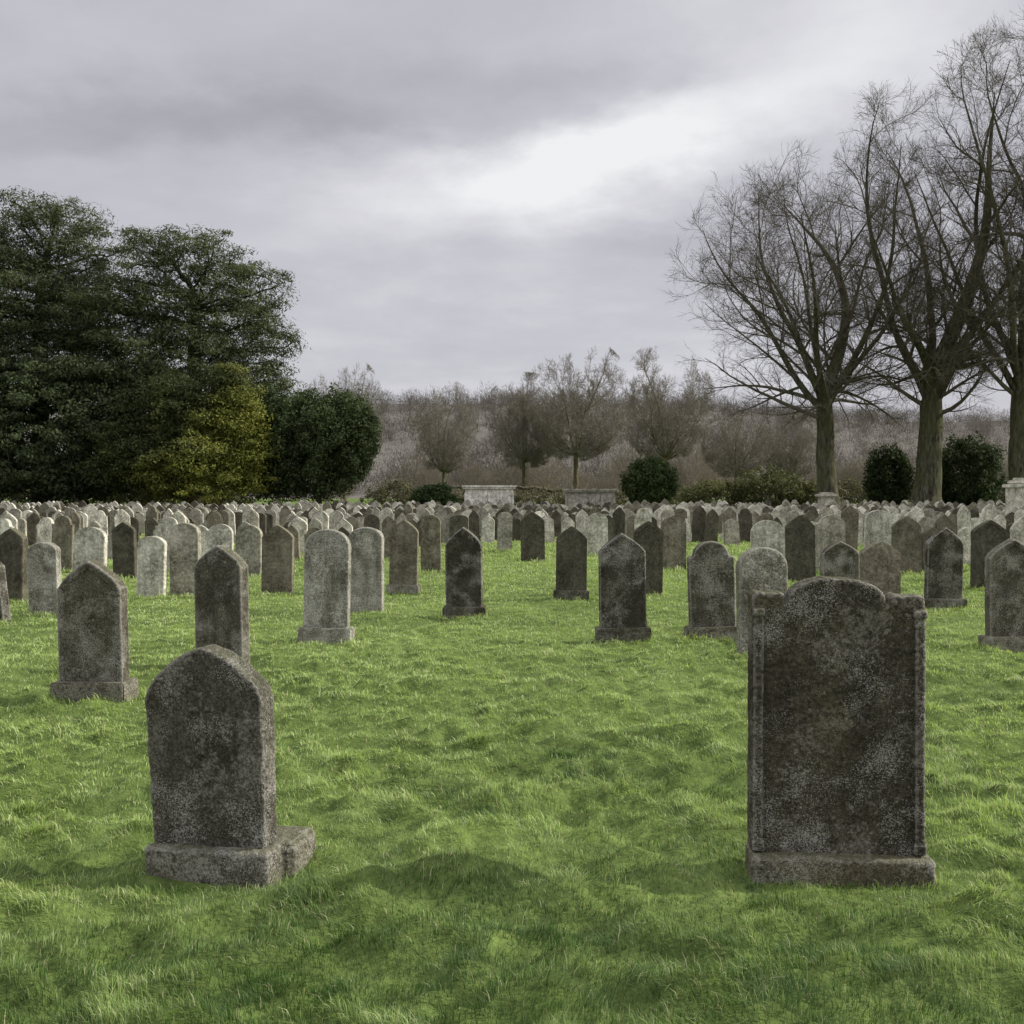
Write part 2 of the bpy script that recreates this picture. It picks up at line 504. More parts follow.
# ------------------------------------------------------------------ grass
def build_grass():
    dd = np.linspace(2.1, 50, 4000)
    dens = 10500 * (4 / np.maximum(dd, 3.2)) ** 1.74
    wid = 2 * (.56 * dd + .4)
    w = dens * wid; tot = int((w.sum()) * (dd[1] - dd[0]))
    cdf = np.cumsum(w); cdf /= cdf[-1]
    n = tot
    y = np.interp(rng.random(n), cdf, dd)
    x = (rng.random(n) * 2 - 1) * (.56 * y + .4)
    ex, ey, el = [x], [y], [np.zeros(n)]
    for j, (sx, sy, hw, ht) in enumerate(stones_xy):
        if sy > 26: continue
        k = int(min(2000, 2000 * (4.2 / sy) ** 1.4)) if j > 1 else 1500
        side = rng.random(k); u = rng.random(k) * 2 - 1; off = np.abs(rng.normal(0, .045, k)) * (1 + sy * .04) + .005
        per = (hw) / (hw + ht)
        fr = side < per
        bx = np.where(fr, u * (hw + .04), np.sign(u) * (hw + off))
        by = np.where(fr, np.where(rng.random(k) < .8, -1, 1) * (ht + off), (rng.random(k) * 2 - 1) * ht)
        ex.append(sx + bx); ey.append(sy + by); el.append(np.abs(rng.normal(.022 if j > 1 else .006, .022 if j > 1 else .018, k)))
    k = 1500
    ex.append(-.80 + rng.normal(0, .06, k)); ey.append(3.95 + rng.normal(0, .06, k)); el.append(np.abs(rng.normal(.03, .03, k)))
    for _ in range(50):
        cx_ = rng.uniform(-2.6, 2.6); cy_ = rng.uniform(2.9, 6.5)
        if abs(cx_) > .56 * cy_ + .2: continue
        k = 420; s_ = rng.uniform(.04, .09)
        ex.append(cx_ + rng.normal(0, s_ * 1.5, k)); ey.append(cy_ + rng.normal(0, s_, k)); el.append(np.abs(rng.normal(.022, .016, k)))
    x = np.concatenate(ex); y = np.concatenate(ey); extra_len = np.concatenate(el)
    keep = np.ones(len(x), bool)
    for (sx, sy, hw, ht) in stones_xy:
        if sy > 14: continue
        keep &= ~((np.abs(x - sx) < hw - .015) & (np.abs(y - sy) < ht - .01))
    x, y, extra_len = x[keep], y[keep], extra_len[keep]
    n = len(x)
    d = np.sqrt(x * x + y * y)
    z = ground_h(x, y) - .008
    mound = mound_f(x, y); clump = clump_f(x, y)
    lush_shade = np.clip((4.1 - y) / 1.0, 0, 1)  # foreground strip: longer blades, with shade painted into their colour
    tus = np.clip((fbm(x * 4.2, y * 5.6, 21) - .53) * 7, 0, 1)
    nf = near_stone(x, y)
    ln = (.014 + (.024 * clump + .026 * tus + .014 * lush_shade) * (1 - .75 * nf)) * rng.uniform(.6, 1.4, n) + extra_len * rng.uniform(.5, 1.3, n)
    ln *= np.clip(d / 14, 1, 1.6)
    wd = .0026 * (np.maximum(d, 3.2) / 4) ** .93 * rng.uniform(.6, 1.3, n)
    ang = (vnoise(x * 4.0, y * 4.0, 31) * 2 - .2) * math.pi + rng.normal(0, .9, n)
    lean = np.clip(np.abs(rng.normal(.5, .4, n)) + .4 * tus, .03, 1.6)
    hx, hy = np.cos(ang), np.sin(ang)
    up = np.cos(np.clip(lean, 0, 1.35)); sd = np.sin(np.clip(lean, 0, 1.35))
    wa = rng.random(n) * math.pi * 2
    p0 = np.stack([x, y, z], -1)
    W = np.stack([np.cos(wa), np.sin(wa), np.zeros(n)], -1) * wd[:, None] * .5
    mid = p0 + np.stack([hx * sd * .32 * ln, hy * sd * .32 * ln, (up * .5 + .12) * ln], -1)
    tip = p0 + np.stack([hx * sd * ln, hy * sd * ln, (up * .95) * ln], -1)
    big = fbm(x * .45, y * .6, 41); med = fbm(x * 2, y * 2.4, 47)
    r = rng.random(n)
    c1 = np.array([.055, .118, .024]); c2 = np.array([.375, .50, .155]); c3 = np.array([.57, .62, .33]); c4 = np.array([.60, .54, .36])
    f = np.clip(.36 + (big - .5) * 1.2 + (med - .5) * 1.0 + (mound - .5) * .5 + (clump - .5) * 1.1 + rng.normal(0, .2, n) - .62 * lush_shade - .25 * nf + np.clip((d - 4.2) / 6, 0, .48), 0, 1)[:, None]  # hollows painted darker and mound tops lighter, like relief shading
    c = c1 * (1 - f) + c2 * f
    m3 = (r < .17)[:, None] * np.clip(f + .15, 0, 1); c = c * (1 - m3) + c3 * m3
    m4 = (r > .966)[:, None] * .8; c = c * (1 - m4) + c4 * m4
    c = c * rng.uniform(.75, 1.25, n)[:, None]
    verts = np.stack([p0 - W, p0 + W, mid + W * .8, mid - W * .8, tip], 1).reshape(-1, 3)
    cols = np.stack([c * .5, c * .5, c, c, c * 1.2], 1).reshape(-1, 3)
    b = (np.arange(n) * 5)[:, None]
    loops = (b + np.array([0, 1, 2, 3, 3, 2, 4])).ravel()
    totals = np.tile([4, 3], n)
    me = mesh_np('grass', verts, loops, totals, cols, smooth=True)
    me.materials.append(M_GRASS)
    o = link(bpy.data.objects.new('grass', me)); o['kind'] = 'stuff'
    o['label'] = 'tufty green lawn grass'; o['category'] = 'grass'
build_grass()

# ------------------------------------------------------------------ trees
def colonize(att, trunk, step, kill, bias=(0, 0, .15), iters=110, jitter=.15, maxch=3, sprout=.45):
    cap = 30000; P = np.zeros((cap, 3)); par = np.full(cap, -1); ch = np.zeros(cap, int)
    n = len(trunk); P[:n] = trunk; par[1:n] = np.arange(n - 1); ch[:n - 1] = 1
    att = np.array(att, float); bias = np.array(bias)
    D = np.linalg.norm(att[:, None] - P[None, :n], axis=2)
    D[:, np.arange(n) < n * sprout] = 1e6
    near = D.argmin(1); dist = D.min(1)
    for it in range(iters):
        if len(att) == 0 or n > cap - 3000: break
        dirs = att - P[near]; dirs /= np.linalg.norm(dirs, axis=1)[:, None] + 1e-9
        acc = np.zeros((n, 3)); np.add.at(acc, near, dirs)
        act = np.unique(near); act = act[ch[act] < maxch]
        if len(act) == 0: break
        dv = acc[act]; dv /= np.linalg.norm(dv, axis=1)[:, None] + 1e-9
        dv = dv + bias + rng.normal(0, jitter, dv.shape)
        dv /= np.linalg.norm(dv, axis=1)[:, None] + 1e-9
        newp = P[act] + dv * step; m = len(act)
        P[n:n + m] = newp; par[n:n + m] = act; ch[act] += 1
        D = (att ** 2).sum(1)[:, None] + (newp ** 2).sum(1)[None] - 2 * att @ newp.T
        mi = D.argmin(1); md = np.sqrt(np.maximum(D[np.arange(len(att)), mi], 0)); b = md < dist
        near = np.where(b, mi + n, near); dist = np.where(b, md, dist)
        n += m
        k = (dist > kill) & (ch[near] < maxch); att, near, dist = att[k], near[k], dist[k]
    return P[:n].copy(), par[:n].copy(), ch[:n].copy()

def radii(pos, par, r_tip, r_base, n=2.3):
    N = len(pos); acc = np.zeros(N)
    for i in range(N - 1, 0, -1):
        if acc[i] == 0: acc[i] = r_tip ** n
        acc[par[i]] += acc[i]
    r = acc ** (1 / n)
    f = math.log(r_base / r_tip) / math.log(r[0] / r_tip)
    r = r_tip * (r / r_tip) ** f
    return r

def frames(d):
    d = d / (np.linalg.norm(d, axis=1)[:, None] + 1e-9)
    ref = np.tile(np.array([.31, .95, .05]), (len(d), 1))
    u = np.cross(d, ref); u /= np.linalg.norm(u, axis=1)[:, None] + 1e-9
    return u, np.cross(d, u)

def tubes(p0, d0, r0, p1, d1, r1, sides):
    n = len(p0)
    if n == 0: return np.zeros((0, 3)), np.zeros(0, int), np.zeros(0, int)
    th = np.arange(sides) / sides * 2 * math.pi
    def ring(p, d, r):
        u, v = frames(d)
        return p[:, None] + r[:, None, None] * (np.cos(th)[None, :, None] * u[:, None] + np.sin(th)[None, :, None] * v[:, None])
    v = np.concatenate([ring(p0, d0, r0), ring(p1, d1, r1)], 1).reshape(-1, 3)
    b = (np.arange(n) * 2 * sides)[:, None, None]
    k = np.arange(sides); k2 = (k + 1) % sides
    q = np.stack([k, k2, k2 + sides, k + sides], -1)[None] + b
    q = q.reshape(-1, 4)
    return v, q.ravel(), np.full(len(q), 4)

def ribbons(p0, p1, r):
    n = len(p0); d = p1 - p0
    s = np.cross(d, rng.normal(0, 1, (n, 3))); s /= np.linalg.norm(s, axis=1)[:, None] + 1e-9
    if not np.isscalar(r): r = r[:, None]
    v = np.stack([p0 - s * r, p0 + s * r, p1], 1).reshape(-1, 3)
    return v, np.arange(3 * n), np.full(n, 3)

def merge(parts):
    V, L, T = [], [], []; o = 0
    for v, l, t in parts:
        if len(v) == 0: continue
        V.append(v); L.append(l + o); T.append(t); o += len(v)
    return np.concatenate(V), np.concatenate(L), np.concatenate(T)

def skeleton_geo(pos, par, r, split, flare=0, thin_sides=4):
    N = len(pos)
    d = np.zeros((N, 3)); d[1:] = pos[1:] - pos[par[1:]]; d[0] = (0, 0, 1)
    main = np.full(N, -1)
    for i in range(1, N):
        p = par[i]
        if main[p] < 0 or r[i] > r[main[p]]: main[p] = i
    i = np.arange(1, N); p = par[1:]; im = main[p] == i
    dn = d / (np.linalg.norm(d, axis=1)[:, None] + 1e-9)
    nd = dn.copy(); has = main >= 0
    nd[has] = dn[has] + dn[main[has]]
    rr = r.copy()
    if flare: rr = r * (1 + flare * np.exp(-np.maximum(pos[:, 2], 0) / .7))
    r0 = np.where(im, rr[p], rr[i] * 1.15); d0 = np.where(im[:, None], nd[p], dn[i])
    thick = rr[i] > split
    A = tubes(pos[p][thick], d0[thick], r0[thick], pos[i][thick], nd[i][thick], rr[i][thick], 10)
    tn = ~thick
    B = tubes(pos[p][tn], d0[tn], np.minimum(r0[tn], max(split, .01) * 1.3), pos[i][tn], nd[i][tn], rr[i][tn], thin_sides)
    return A, B, dn

def trunk_chain(x0, h, lean=(0, 0), step=.6, wob=.04):
    k = max(3, int(h / step)); pts = []
    ox = oy = 0
    for i in range(k + 1):
        z = -.3 + (h + .3) * i / k
        ox += random.uniform(-wob, wob); oy += random.uniform(-wob, wob)
        pts.append((lean[0] * z / h + ox, lean[1] * z / h + oy, z))
    return pts

def ellipsoid_pts(c, r, n, shell=.5):
    d = rng.normal(0, 1, (n, 3)); d /= np.linalg.norm(d, axis=1)[:, None]
    rad = rng.random(n) ** (1 / 3 * (1 - shell) + .12 * shell)
    return np.array(c) + d * rad[:, None] * np.array(r)

def make_tree(name, loc, trunk_me, crown_me, label, cat, group=None, color=(1, 1, 1, 1), rot=0, scale=(1, 1, 1), parts=('trunk', 'branches')):
    e = link(bpy.data.objects.new(name, None)); e.location = loc; e.rotation_euler[2] = rot; e.scale = scale
    for nm, me in zip(parts, (trunk_me, crown_me)):
        if me is None: continue
        o = link(bpy.data.objects.new(nm, me)); o.parent = e; o.color = color
    e['label'] = label; e['category'] = cat
    if group: e['group'] = group
    return e

def nrm(v): return v / (np.linalg.norm(v, axis=-1, keepdims=True) + 1e-9)
def inside(p, env):
    m = np.zeros(len(p), bool)
    for c, r in env:
        m |= (((p - np.array(c)) / np.array(r)) ** 2).sum(1) < 1
    return m
def grow_paths(p0, d0, L, r0, r1, S, wander, trop):
    n = len(p0); P = np.zeros((n, S + 1, 3)); P[:, 0] = p0; d = nrm(d0.copy())
    cur = rng.normal(0, 1, (n, 3)) * wander * .5
    for s in range(S):
        cur = cur * .6 + rng.normal(0, wander, (n, 3)) * .7
        d = nrm(d + cur + np.array([0, 0, 1.0]) * (trop if np.isscalar(trop) else trop[:, None]))
        P[:, s + 1] = P[:, s] + d * (L / S)[:, None]
    f = np.linspace(0, 1, S + 1)[None]
    R = r0[:, None] * (1 - f) + r1[:, None] * f
    return P, R
def path_tubes(P, R, sides):
    n, S1, _ = P.shape
    T_ = np.zeros_like(P); seg = nrm(P[:, 1:] - P[:, :-1])
    T_[:, 0] = seg[:, 0]; T_[:, -1] = seg[:, -1]; T_[:, 1:-1] = seg[:, 1:] + seg[:, :-1]
    a = P[:, :-1].reshape(-1, 3); b = P[:, 1:].reshape(-1, 3)
    return tubes(a, T_[:, :-1].reshape(-1, 3), R[:, :-1].ravel(), b, T_[:, 1:].reshape(-1, 3), R[:, 1:].ravel(), sides)
def spawn(P, R, cnt, fmin, ang, Lfun, env, rmul, rmax):
    n, S1, _ = P.shape
    k = np.repeat(np.arange(n), cnt); m = len(k)
    f = fmin + (1 - fmin) * (np.tile(np.arange(cnt), n) + rng.random(m)) / cnt
    x = f * (S1 - 1); i = np.minimum(x.astype(int), S1 - 2); w = (x - i)[:, None]
    p = P[k, i] * (1 - w) + P[k, i + 1] * w; r = R[k, i] * (1 - w[:, 0]) + R[k, i + 1] * w[:, 0]
    d = nrm(P[k, i + 1] - P[k, i])
    u, v = frames(d)
    az = (np.tile(np.arange(cnt), n) * 2.4 + rng.random(n)[k] * 6.28 + rng.normal(0, .4, m))
    th = np.radians(ang[0] + (ang[1] - ang[0]) * f) * rng.uniform(.75, 1.25, m)
    dd = d * np.cos(th)[:, None] + (u * np.cos(az)[:, None] + v * np.sin(az)[:, None]) * np.sin(th)[:, None]
    L = Lfun(f) * rng.uniform(.65, 1.15, m)
    for tr in range(5):
        e = p + dd * L[:, None]
        ins = inside(e, env); L = np.where(ins, L, L * .76)
    good = inside(p + dd * L[:, None] * .5, env)
    p, dd, L, r, f = p[good], dd[good], L[good], r[good], f[good]
    rr = np.minimum(r * rmul, rmax)
    return p, dd, L, rr, f
def winter_tree(H, fork, env, r_base, leaders, limb_L, counts, lean=(0, 0), mat=M_TWIG, spread=22, tip=.007, limb_ang=(60, 38), scale=1.0, low=(), trop=.03, outer=.88):
    tp = np.array(trunk_chain(0, fork, lean, step=.5 * scale, wob=.05 * scale))[None]
    S = tp.shape[1] - 1; f = np.linspace(0, 1, S + 1)
    TR = (r_base * (1 - .22 * f) * (1 + .7 * np.exp(-np.maximum(tp[0, :, 2], 0) / (.7 * scale))))[None]
    top = tp[0, -1]
    n = leaders; az = np.arange(n) * 6.283 / n + rng.random() * 6.28
    th = np.radians(spread * (.50 + .80 * (np.arange(n) * .618 % 1))); th[0] *= .1
    dl = np.stack([np.cos(az) * np.sin(th), np.sin(az) * np.sin(th), np.cos(th)], -1)
    LL = (H - fork) * rng.uniform(outer - .08, outer + .05, n); LL[0] = (H - fork) * .99
    rl = r_base * .78 * rng.uniform(.36, .50, n); rl[0] = r_base * .70
    p0 = top[None] - np.array([0, 0, 1]) * rng.uniform(0, .9, n)[:, None] * scale
    P1, R1 = grow_paths(p0, dl, LL, rl, np.full(n, .022 * scale), 18, .065, trop)
    for _ in range(14):
        out = ~inside(P1[:, -1] + (P1[:, -1] - P1[:, -3]) * .3, env)
        P1[out] = P1[out, :1] + (P1[out] - P1[out, :1]) * .94
    p, d, L, r, f = spawn(P1, R1, counts[0], .05, limb_ang, lambda f: limb_L * (1 - .58 * f), env, .50, .13 * scale)
    if low:
        lp = []; ld = []; lL = []
        for (z, a, L_) in low:
            i = int(np.argmin(abs(tp[0, :, 2] - z))); lp.append(tp[0, i]); a = math.radians(a)
            ld.append((math.cos(a), math.sin(a), .45)); lL.append(L_)
        p = np.concatenate([p, lp]); d = np.concatenate([d, nrm(np.array(ld))]); L = np.concatenate([L, lL]); r = np.concatenate([r, np.full(len(lp), .15 * scale)]); f = np.concatenate([f, np.zeros(len(lp))])
    P2, R2 = grow_paths(p, d, L, r, np.full(len(p), .016 * scale), 9, .12, .02 - .04 * (f < .25))
    p, d, L, r, f = spawn(P2, R2, counts[1], .12, (52, 34), lambda f: limb_L * .38 * (1 - .5 * f), env, .55, .045 * scale)
    P3, R3 = grow_paths(p, d, L, r, np.full(len(p), .009 * scale), 5, .14, .05)
    p, d, L, r, f = spawn(P3, R3, counts[2], .10, (48, 32), lambda f: limb_L * .18 * (1 - .4 * f), env, .6, .014 * scale)
    P4, R4 = grow_paths(p, d, L, r, np.full(len(p), tip), 3, .15, .06)
    p, d, L, r, f = spawn(P4, R4, counts[3], .10, (44, 30), lambda f: limb_L * .09 * (1 - .2 * f), env, .8, .012 * scale)
    tw = ribbons(p, p + d * L[:, None], tip * 1.25)
    v, l, t = merge([path_tubes(tp, TR, 14), path_tubes(P1, R1, 10)])
    mt = mesh_np('trunk', v, l, t, smooth=True); mt.materials.append(M_BARK)
    v, l, t = merge([path_tubes(P2, R2, 6), path_tubes(P3, R3, 4), path_tubes(P4, R4, 3), tw])
    mb = mesh_np('branches', v, l, t); mb.materials.append(mat)
    return mt, mb

BG = 'tall bare winter trees at the cemetery edge'
env = [((-1.8, 0, 14.6), (9.0, 8, 9.0)), ((-1.4, 0, 19.0), (7.0, 6.6, 7.6)), ((-4.4, 0, 9.4), (6.8, 6, 4.8)), ((2.0, 0, 9.8), (4.8, 4.4, 4.8))]
mt, mb = winter_tree(27.5, 7.0, env, .62, 9, 8.6, (10, 9, 8, 6), (-.2, 0), spread=35, low=[(6.0, 172, 8.4), (6.8, 20, 5.0), (6.4, 250, 6), (6.9, 150, 8.2)], outer=.90, tip=.0058)
make_tree('bare_tree', (19.6, 62, 0), mt, mb, 'tall leafless tree with a wide spreading crown', 'tree', BG)
env = [((.2, 0, 15.5), (7.0, 7, 9.6)), ((.2, 0, 20.5), (5.8, 5.4, 7.4)), ((-.3, 0, 9), (6.2, 5.5, 4.8))]
mt, mb = winter_tree(28.5, 7.0, env, .80, 8, 7.4, (10, 9, 8, 6), (.1, 0), spread=27, low=[(6.4, 190, 6.0), (6.0, 340, 5.5)], outer=.90, tip=.0058)
make_tree('bare_tree', (24.8, 60, 0), mt, mb, 'stout leafless tree with gnarled ascending limbs', 'tree', BG)
env = [((.3, 0, 16), (7.0, 7, 10.5)), ((.0, 0, 22.0), (6.2, 5.6, 7.8)), ((-.3, 0, 10), (6.2, 5, 4.8))]
mt, mb = winter_tree(31, 7.4, env, .72, 8, 7.4, (10, 9, 8, 6), (.1, 0), spread=26, low=[(7.0, 185, 6.0)], outer=.90, tip=.0058)
make_tree('bare_tree', (29.4, 58, 0), mt, mb, 'very tall leafless tree with dense fine twigs', 'tree', BG)

mid = []
for s in range(3):
    env = [((0, 0, 8.0), (5.8, 5.8, 4.8))]
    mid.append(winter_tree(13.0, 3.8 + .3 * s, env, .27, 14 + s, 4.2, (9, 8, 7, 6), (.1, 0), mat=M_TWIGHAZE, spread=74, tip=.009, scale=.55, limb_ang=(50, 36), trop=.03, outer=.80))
    vv = np.zeros(len(mid[-1][1].vertices) * 3, dtype=np.float32); mid[-1][1].vertices.foreach_get('co', vv); vv = vv.reshape(-1, 3)
    mid[-1] = mid[-1] + (float(np.percentile(vv[:, 0], 99) - np.percentile(vv[:, 0], 1)), float(np.percentile(vv[:, 2], 99.7)))
MG = 'leafless trees standing beyond the graves'
def midtree(px, top, wpx, d, k, lab, col=(1.5, 1.42, 1.25, 1)):  # col lightens the bark to paint in distance haze
    H = CH + (HZ - top) * d / F; W = wpx * d / F
    _, _, w0, h0 = mid[k]
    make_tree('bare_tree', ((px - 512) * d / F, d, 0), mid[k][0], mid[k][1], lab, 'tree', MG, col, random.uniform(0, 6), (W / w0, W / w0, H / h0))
midtree(443, 385, 60, 96, 0, 'slender leafless tree against the hazy wood')
midtree(575, 353, 98, 108, 1, 'broad leafless tree with a domed crown')
midtree(524, 374, 72, 112, 2, 'leafless tree crowding a taller neighbour')
midtree(665, 350, 86, 116, 0, 'leafless tree with a round umbrella crown')
midtree(345, 368, 70, 90, 1, 'leafless tree rising behind a dark evergreen')
midtree(735, 410, 60, 118, 2, 'small leafless tree in front of the wood')
midtree(790, 414, 60, 122, 0, 'small leafless tree in front of the wood')

def fuzz_proto(n, h, w, wid):
    c = ellipsoid_pts((0, 0, h * .58), (w / 2, w / 2, h * .42), n, .2)
    d = c - np.array([0, 0, h * .15]); d /= np.linalg.norm(d, axis=1)[:, None]
    d = d + rng.normal(0, .35, (n, 3)); d /= np.linalg.norm(d, axis=1)[:, None]
    L = h * rng.uniform(.08, .22, n)[:, None]
    s = rng.normal(0, 1, (n, 3)); s = np.cross(s, d); s /= np.linalg.norm(s, axis=1)[:, None]
    a = c - d * L * .5; b = c + d * L * .5
    W = wid * rng.uniform(.5, 1.3, n)[:, None]
    v = np.stack([a - s * W, a + s * W, b], 1)
    tv = []
    for i in range(5):
        an = rng.random() * 6.28; e = np.array([math.cos(an) * w * .3, math.sin(an) * w * .3, h * rng.uniform(.5, .85)])
        sd2 = np.array([wid * 2.2, 0, 0])
        tv.append([sd2 * -1, sd2, e])
    return np.concatenate([v, np.array(tv)]).reshape(-1, 3)
def hill_z(x, y):
    t = np.clip((y - 170) / 300, 0, 1); t = t * t * (3 - 2 * t)
    prof = 38.5 + 4.5 * np.sin(x / 85 + 2.4) + 1.4 * np.sin(x / 37) + 2.5 * (fbm(x / 40, y / 60, 3) - .5)
    return t * prof - .5
def scatter_wood(name, spots, protos, colfun, label):
    V = []; C = []
    for (x, y, z, s) in spots:
        p = random.choice(protos); a = random.uniform(0, 6.28); ca, sa = math.cos(a), math.sin(a)
        V.append(np.stack([(p[:, 0] * ca - p[:, 1] * sa) * s + x, (p[:, 0] * sa + p[:, 1] * ca) * s + y, p[:, 2] * s * random.uniform(.85, 1.15) + z], -1))
        C.append(np.tile(colfun(x, y), (len(p), 1)))
    v = np.concatenate(V); n = len(v) // 3
    me = mesh_np(name, v, np.arange(len(v)), np.full(n, 3), np.concatenate(C)); me.materials.append(M_WOODATT)
    o = link(bpy.data.objects.new(name, me)); o['kind'] = 'stuff'; o['label'] = label; o['category'] = 'woodland'
pn = [fuzz_proto(1100, 8.5, 7, .04) for _ in range(4)]
spots = []
for i in range(130):
    y_ = random.uniform(128, 165); x_ = random.uniform(-.56, .60) * y_
    spots.append((x_, y_, -.3, random.uniform(.45, .85)))
scatter_wood('thicket', spots, pn, lambda x, y: np.array([.155, .136, .104]) * random.uniform(.85, 1.15), 'brown leafless thicket along the field edge')
pf = [fuzz_proto(130, 9, 9, .06) for _ in range(5)]
spots = []
for i in range(2300):
    y_ = 175 + 295 * random.random() ** .8; x_ = random.uniform(-.22, .60) * y_
    spots.append((x_, y_, float(hill_z(np.array(x_), np.array(y_))) - 1.4, random.uniform(.5, .95) * (1 if y_ < 420 else random.uniform(.7, 1.4))))
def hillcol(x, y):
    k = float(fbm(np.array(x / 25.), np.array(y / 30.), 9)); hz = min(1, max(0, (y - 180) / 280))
    a = np.array([.092, .082, .064]) * (1 - hz) + np.array([.115, .107, .092]) * hz  # paler with distance: aerial haze painted into the wood colour
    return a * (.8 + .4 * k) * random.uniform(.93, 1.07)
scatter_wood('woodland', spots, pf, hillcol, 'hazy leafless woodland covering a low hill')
hx = np.linspace(-900, 1100, 130); hy = np.concatenate([np.linspace(165, 520, 50), [700, 1200]])
Xh, Yh = np.meshgrid(hx, hy); Zh = hill_z(Xh, Yh); Zh[0] -= 2
n1, n2 = len(hx), len(hy); idx = np.arange(n1 * n2).reshape(n2, n1)
q = np.stack([idx[:-1, :-1], idx[:-1, 1:], idx[1:, 1:], idx[1:, :-1]], -1).reshape(-1, 4)
me = mesh_np('hill', np.stack([Xh, Yh, Zh], -1).reshape(-1, 3), q.ravel(), np.full(len(q), 4), smooth=True)
me.materials.append(M_HILL); o = link(bpy.data.objects.new('hill', me)); o['kind'] = 'structure'

# ------------------------------------------------------------------ foliage
def leaves(lc, lr, per, size, c_lo, c_hi, flat=1.0, aspect=.45, upb=.2, tint=None):
    n = len(lc) * per
    k = np.repeat(np.arange(len(lc)), per)
    d = rng.normal(0, 1, (n, 3)); d[:, 2] += .25; d /= np.linalg.norm(d, axis=1)[:, None]
    rad = rng.random(n) ** .4
    off = d * (rad * lr[k])[:, None]; off[:, 2] *= flat
    c = lc[k] + off
    nm = d + rng.normal(0, .55, (n, 3)) + np.array([0, 0, upb]); nm /= np.linalg.norm(nm, axis=1)[:, None]
    t = np.cross(nm, rng.normal(0, 1, (n, 3))); t /= np.linalg.norm(t, axis=1)[:, None]
    b = np.cross(nm, t)
    s = size * rng.uniform(.6, 1.3, n)[:, None]
    v = np.stack([c - t * s, c + b * s * aspect, c + t * s, c - b * s * aspect], 1)
    f = (rng.random(len(lc))[k] * .55 + rng.random(n) * .45)[:, None]
    col = np.array(c_lo) * (1 - f) + np.array(c_hi) * f
    if tint is not None: col = tint(c, col)
    keep = c[:, 2] > .05
    v = v[keep]; col = col[keep]; n = len(v)
    return v.reshape(-1, 3), np.arange(n * 4), np.full(n, 4), np.repeat(col, 4, axis=0)

def px_ell(e, d, ref):
    px, py, rx, rz = e
    return ((px - 512) * d / F - ref[0], 0, CH + (HZ - py) * d / F), (rx * d / F, rx * d / F * .85, rz * d / F)

def bush(name, px, d, ells, nl, lr, per, size, clo, chi, label, group=None, tint=None, cat='shrub', aspect=.5, rough=.16, flat=1.0):
    ref = ((px - 512) * d / F, d)
    cs = []
    tot = sum(e[2] * e[3] for e in ells)
    for e in ells:
        c, r = px_ell(e, d, ref)
        n = int(nl * e[2] * e[3] / tot)
        p = ellipsoid_pts(c, np.array(r) - lr * .5, n, .75)
        dv = p - np.array(c); dv *= (1 + rough * (rng.random(n) - .6))[:, None]
        cs.append(np.array(c) + dv)
    lc = np.concatenate(cs); lc = lc[lc[:, 2] > .1]
    lrv = lr * rng.uniform(.5, 1.3, len(lc))
    v, l, t, c = leaves(lc, lrv, per, size, clo, chi, tint=tint, aspect=aspect, flat=flat)
    cm = mesh_np('crown', v, l, t, c); cm.materials.append(M_LEAF)
    cc, rr_ = px_ell(ells[0], d, ref)
    tr = trunk_chain(0, max(.5, cc[2] * .6), step=.4)
    pos, par, ch = colonize(lc[rng.choice(len(lc), min(160, len(lc)))], tr, max(.25, rr_[0] * .12), max(.3, rr_[0] * .15), iters=60)
    r = radii(pos, par, .02, max(.06, rr_[0] * .05))
    A, B, dn = skeleton_geo(pos, par, r, .0)
    v, l, t = merge([A, B]); tm = mesh_np('trunk', v, l, t, smooth=True); tm.materials.append(M_BARK)
    return make_tree(name, (ref[0], d, 0), tm, cm, label, cat, group, (1, 1, 1, 1), parts=('trunk', 'crown'))

def pine(name, px, d, ells, natt, per, label, r_base, clo, chi):
    ref = ((px - 512) * d / F, d)
    att = []
    tot = sum(e[2] * e[3] for e in ells); ztop = 0
    for e in ells:
        c, r = px_ell(e, d, ref)
        att.append(ellipsoid_pts(c, r, int(natt * e[2] * e[3] / tot), .25)); ztop = max(ztop, c[2])
    att = np.concatenate(att)
    tr = trunk_chain(0, ztop * .8, step=.6, wob=.06)
    pos, par, ch = colonize(att, tr, .45, .65, (0, 0, -.02), maxch=3)
    r = radii(pos, par, .03, r_base)
    A, B, dn = skeleton_geo(pos, par, r, .09, .4)
    v, l, t = merge([A, B]); tm = mesh_np('trunk', v, l, t, smooth=True); tm.materials.append(M_BARK)
    tip = np.where((ch == 0))[0]
    oth = np.where((ch > 0) & (r < .09))[0]; oth = rng.choice(oth, int(len(oth) * .7), replace=False)
    lc = np.concatenate([pos[tip], pos[oth]]); lc = lc + rng.normal(0, .35, lc.shape)
    lrv = rng.uniform(.5, 1.35, len(lc))
    v, l, t, c = leaves(lc, lrv, per, .145, clo, chi, flat=.45, aspect=.20, upb=.6)
    cm = mesh_np('crown', v, l, t, c); cm.materials.append(M_LEAF)
    return make_tree(name, (ref[0], d, 0), tm, cm, label, 'tree', 'dark evergreen trees at the cemetery edge', (.6, .6, .6, 1), parts=('trunk', 'crown'))

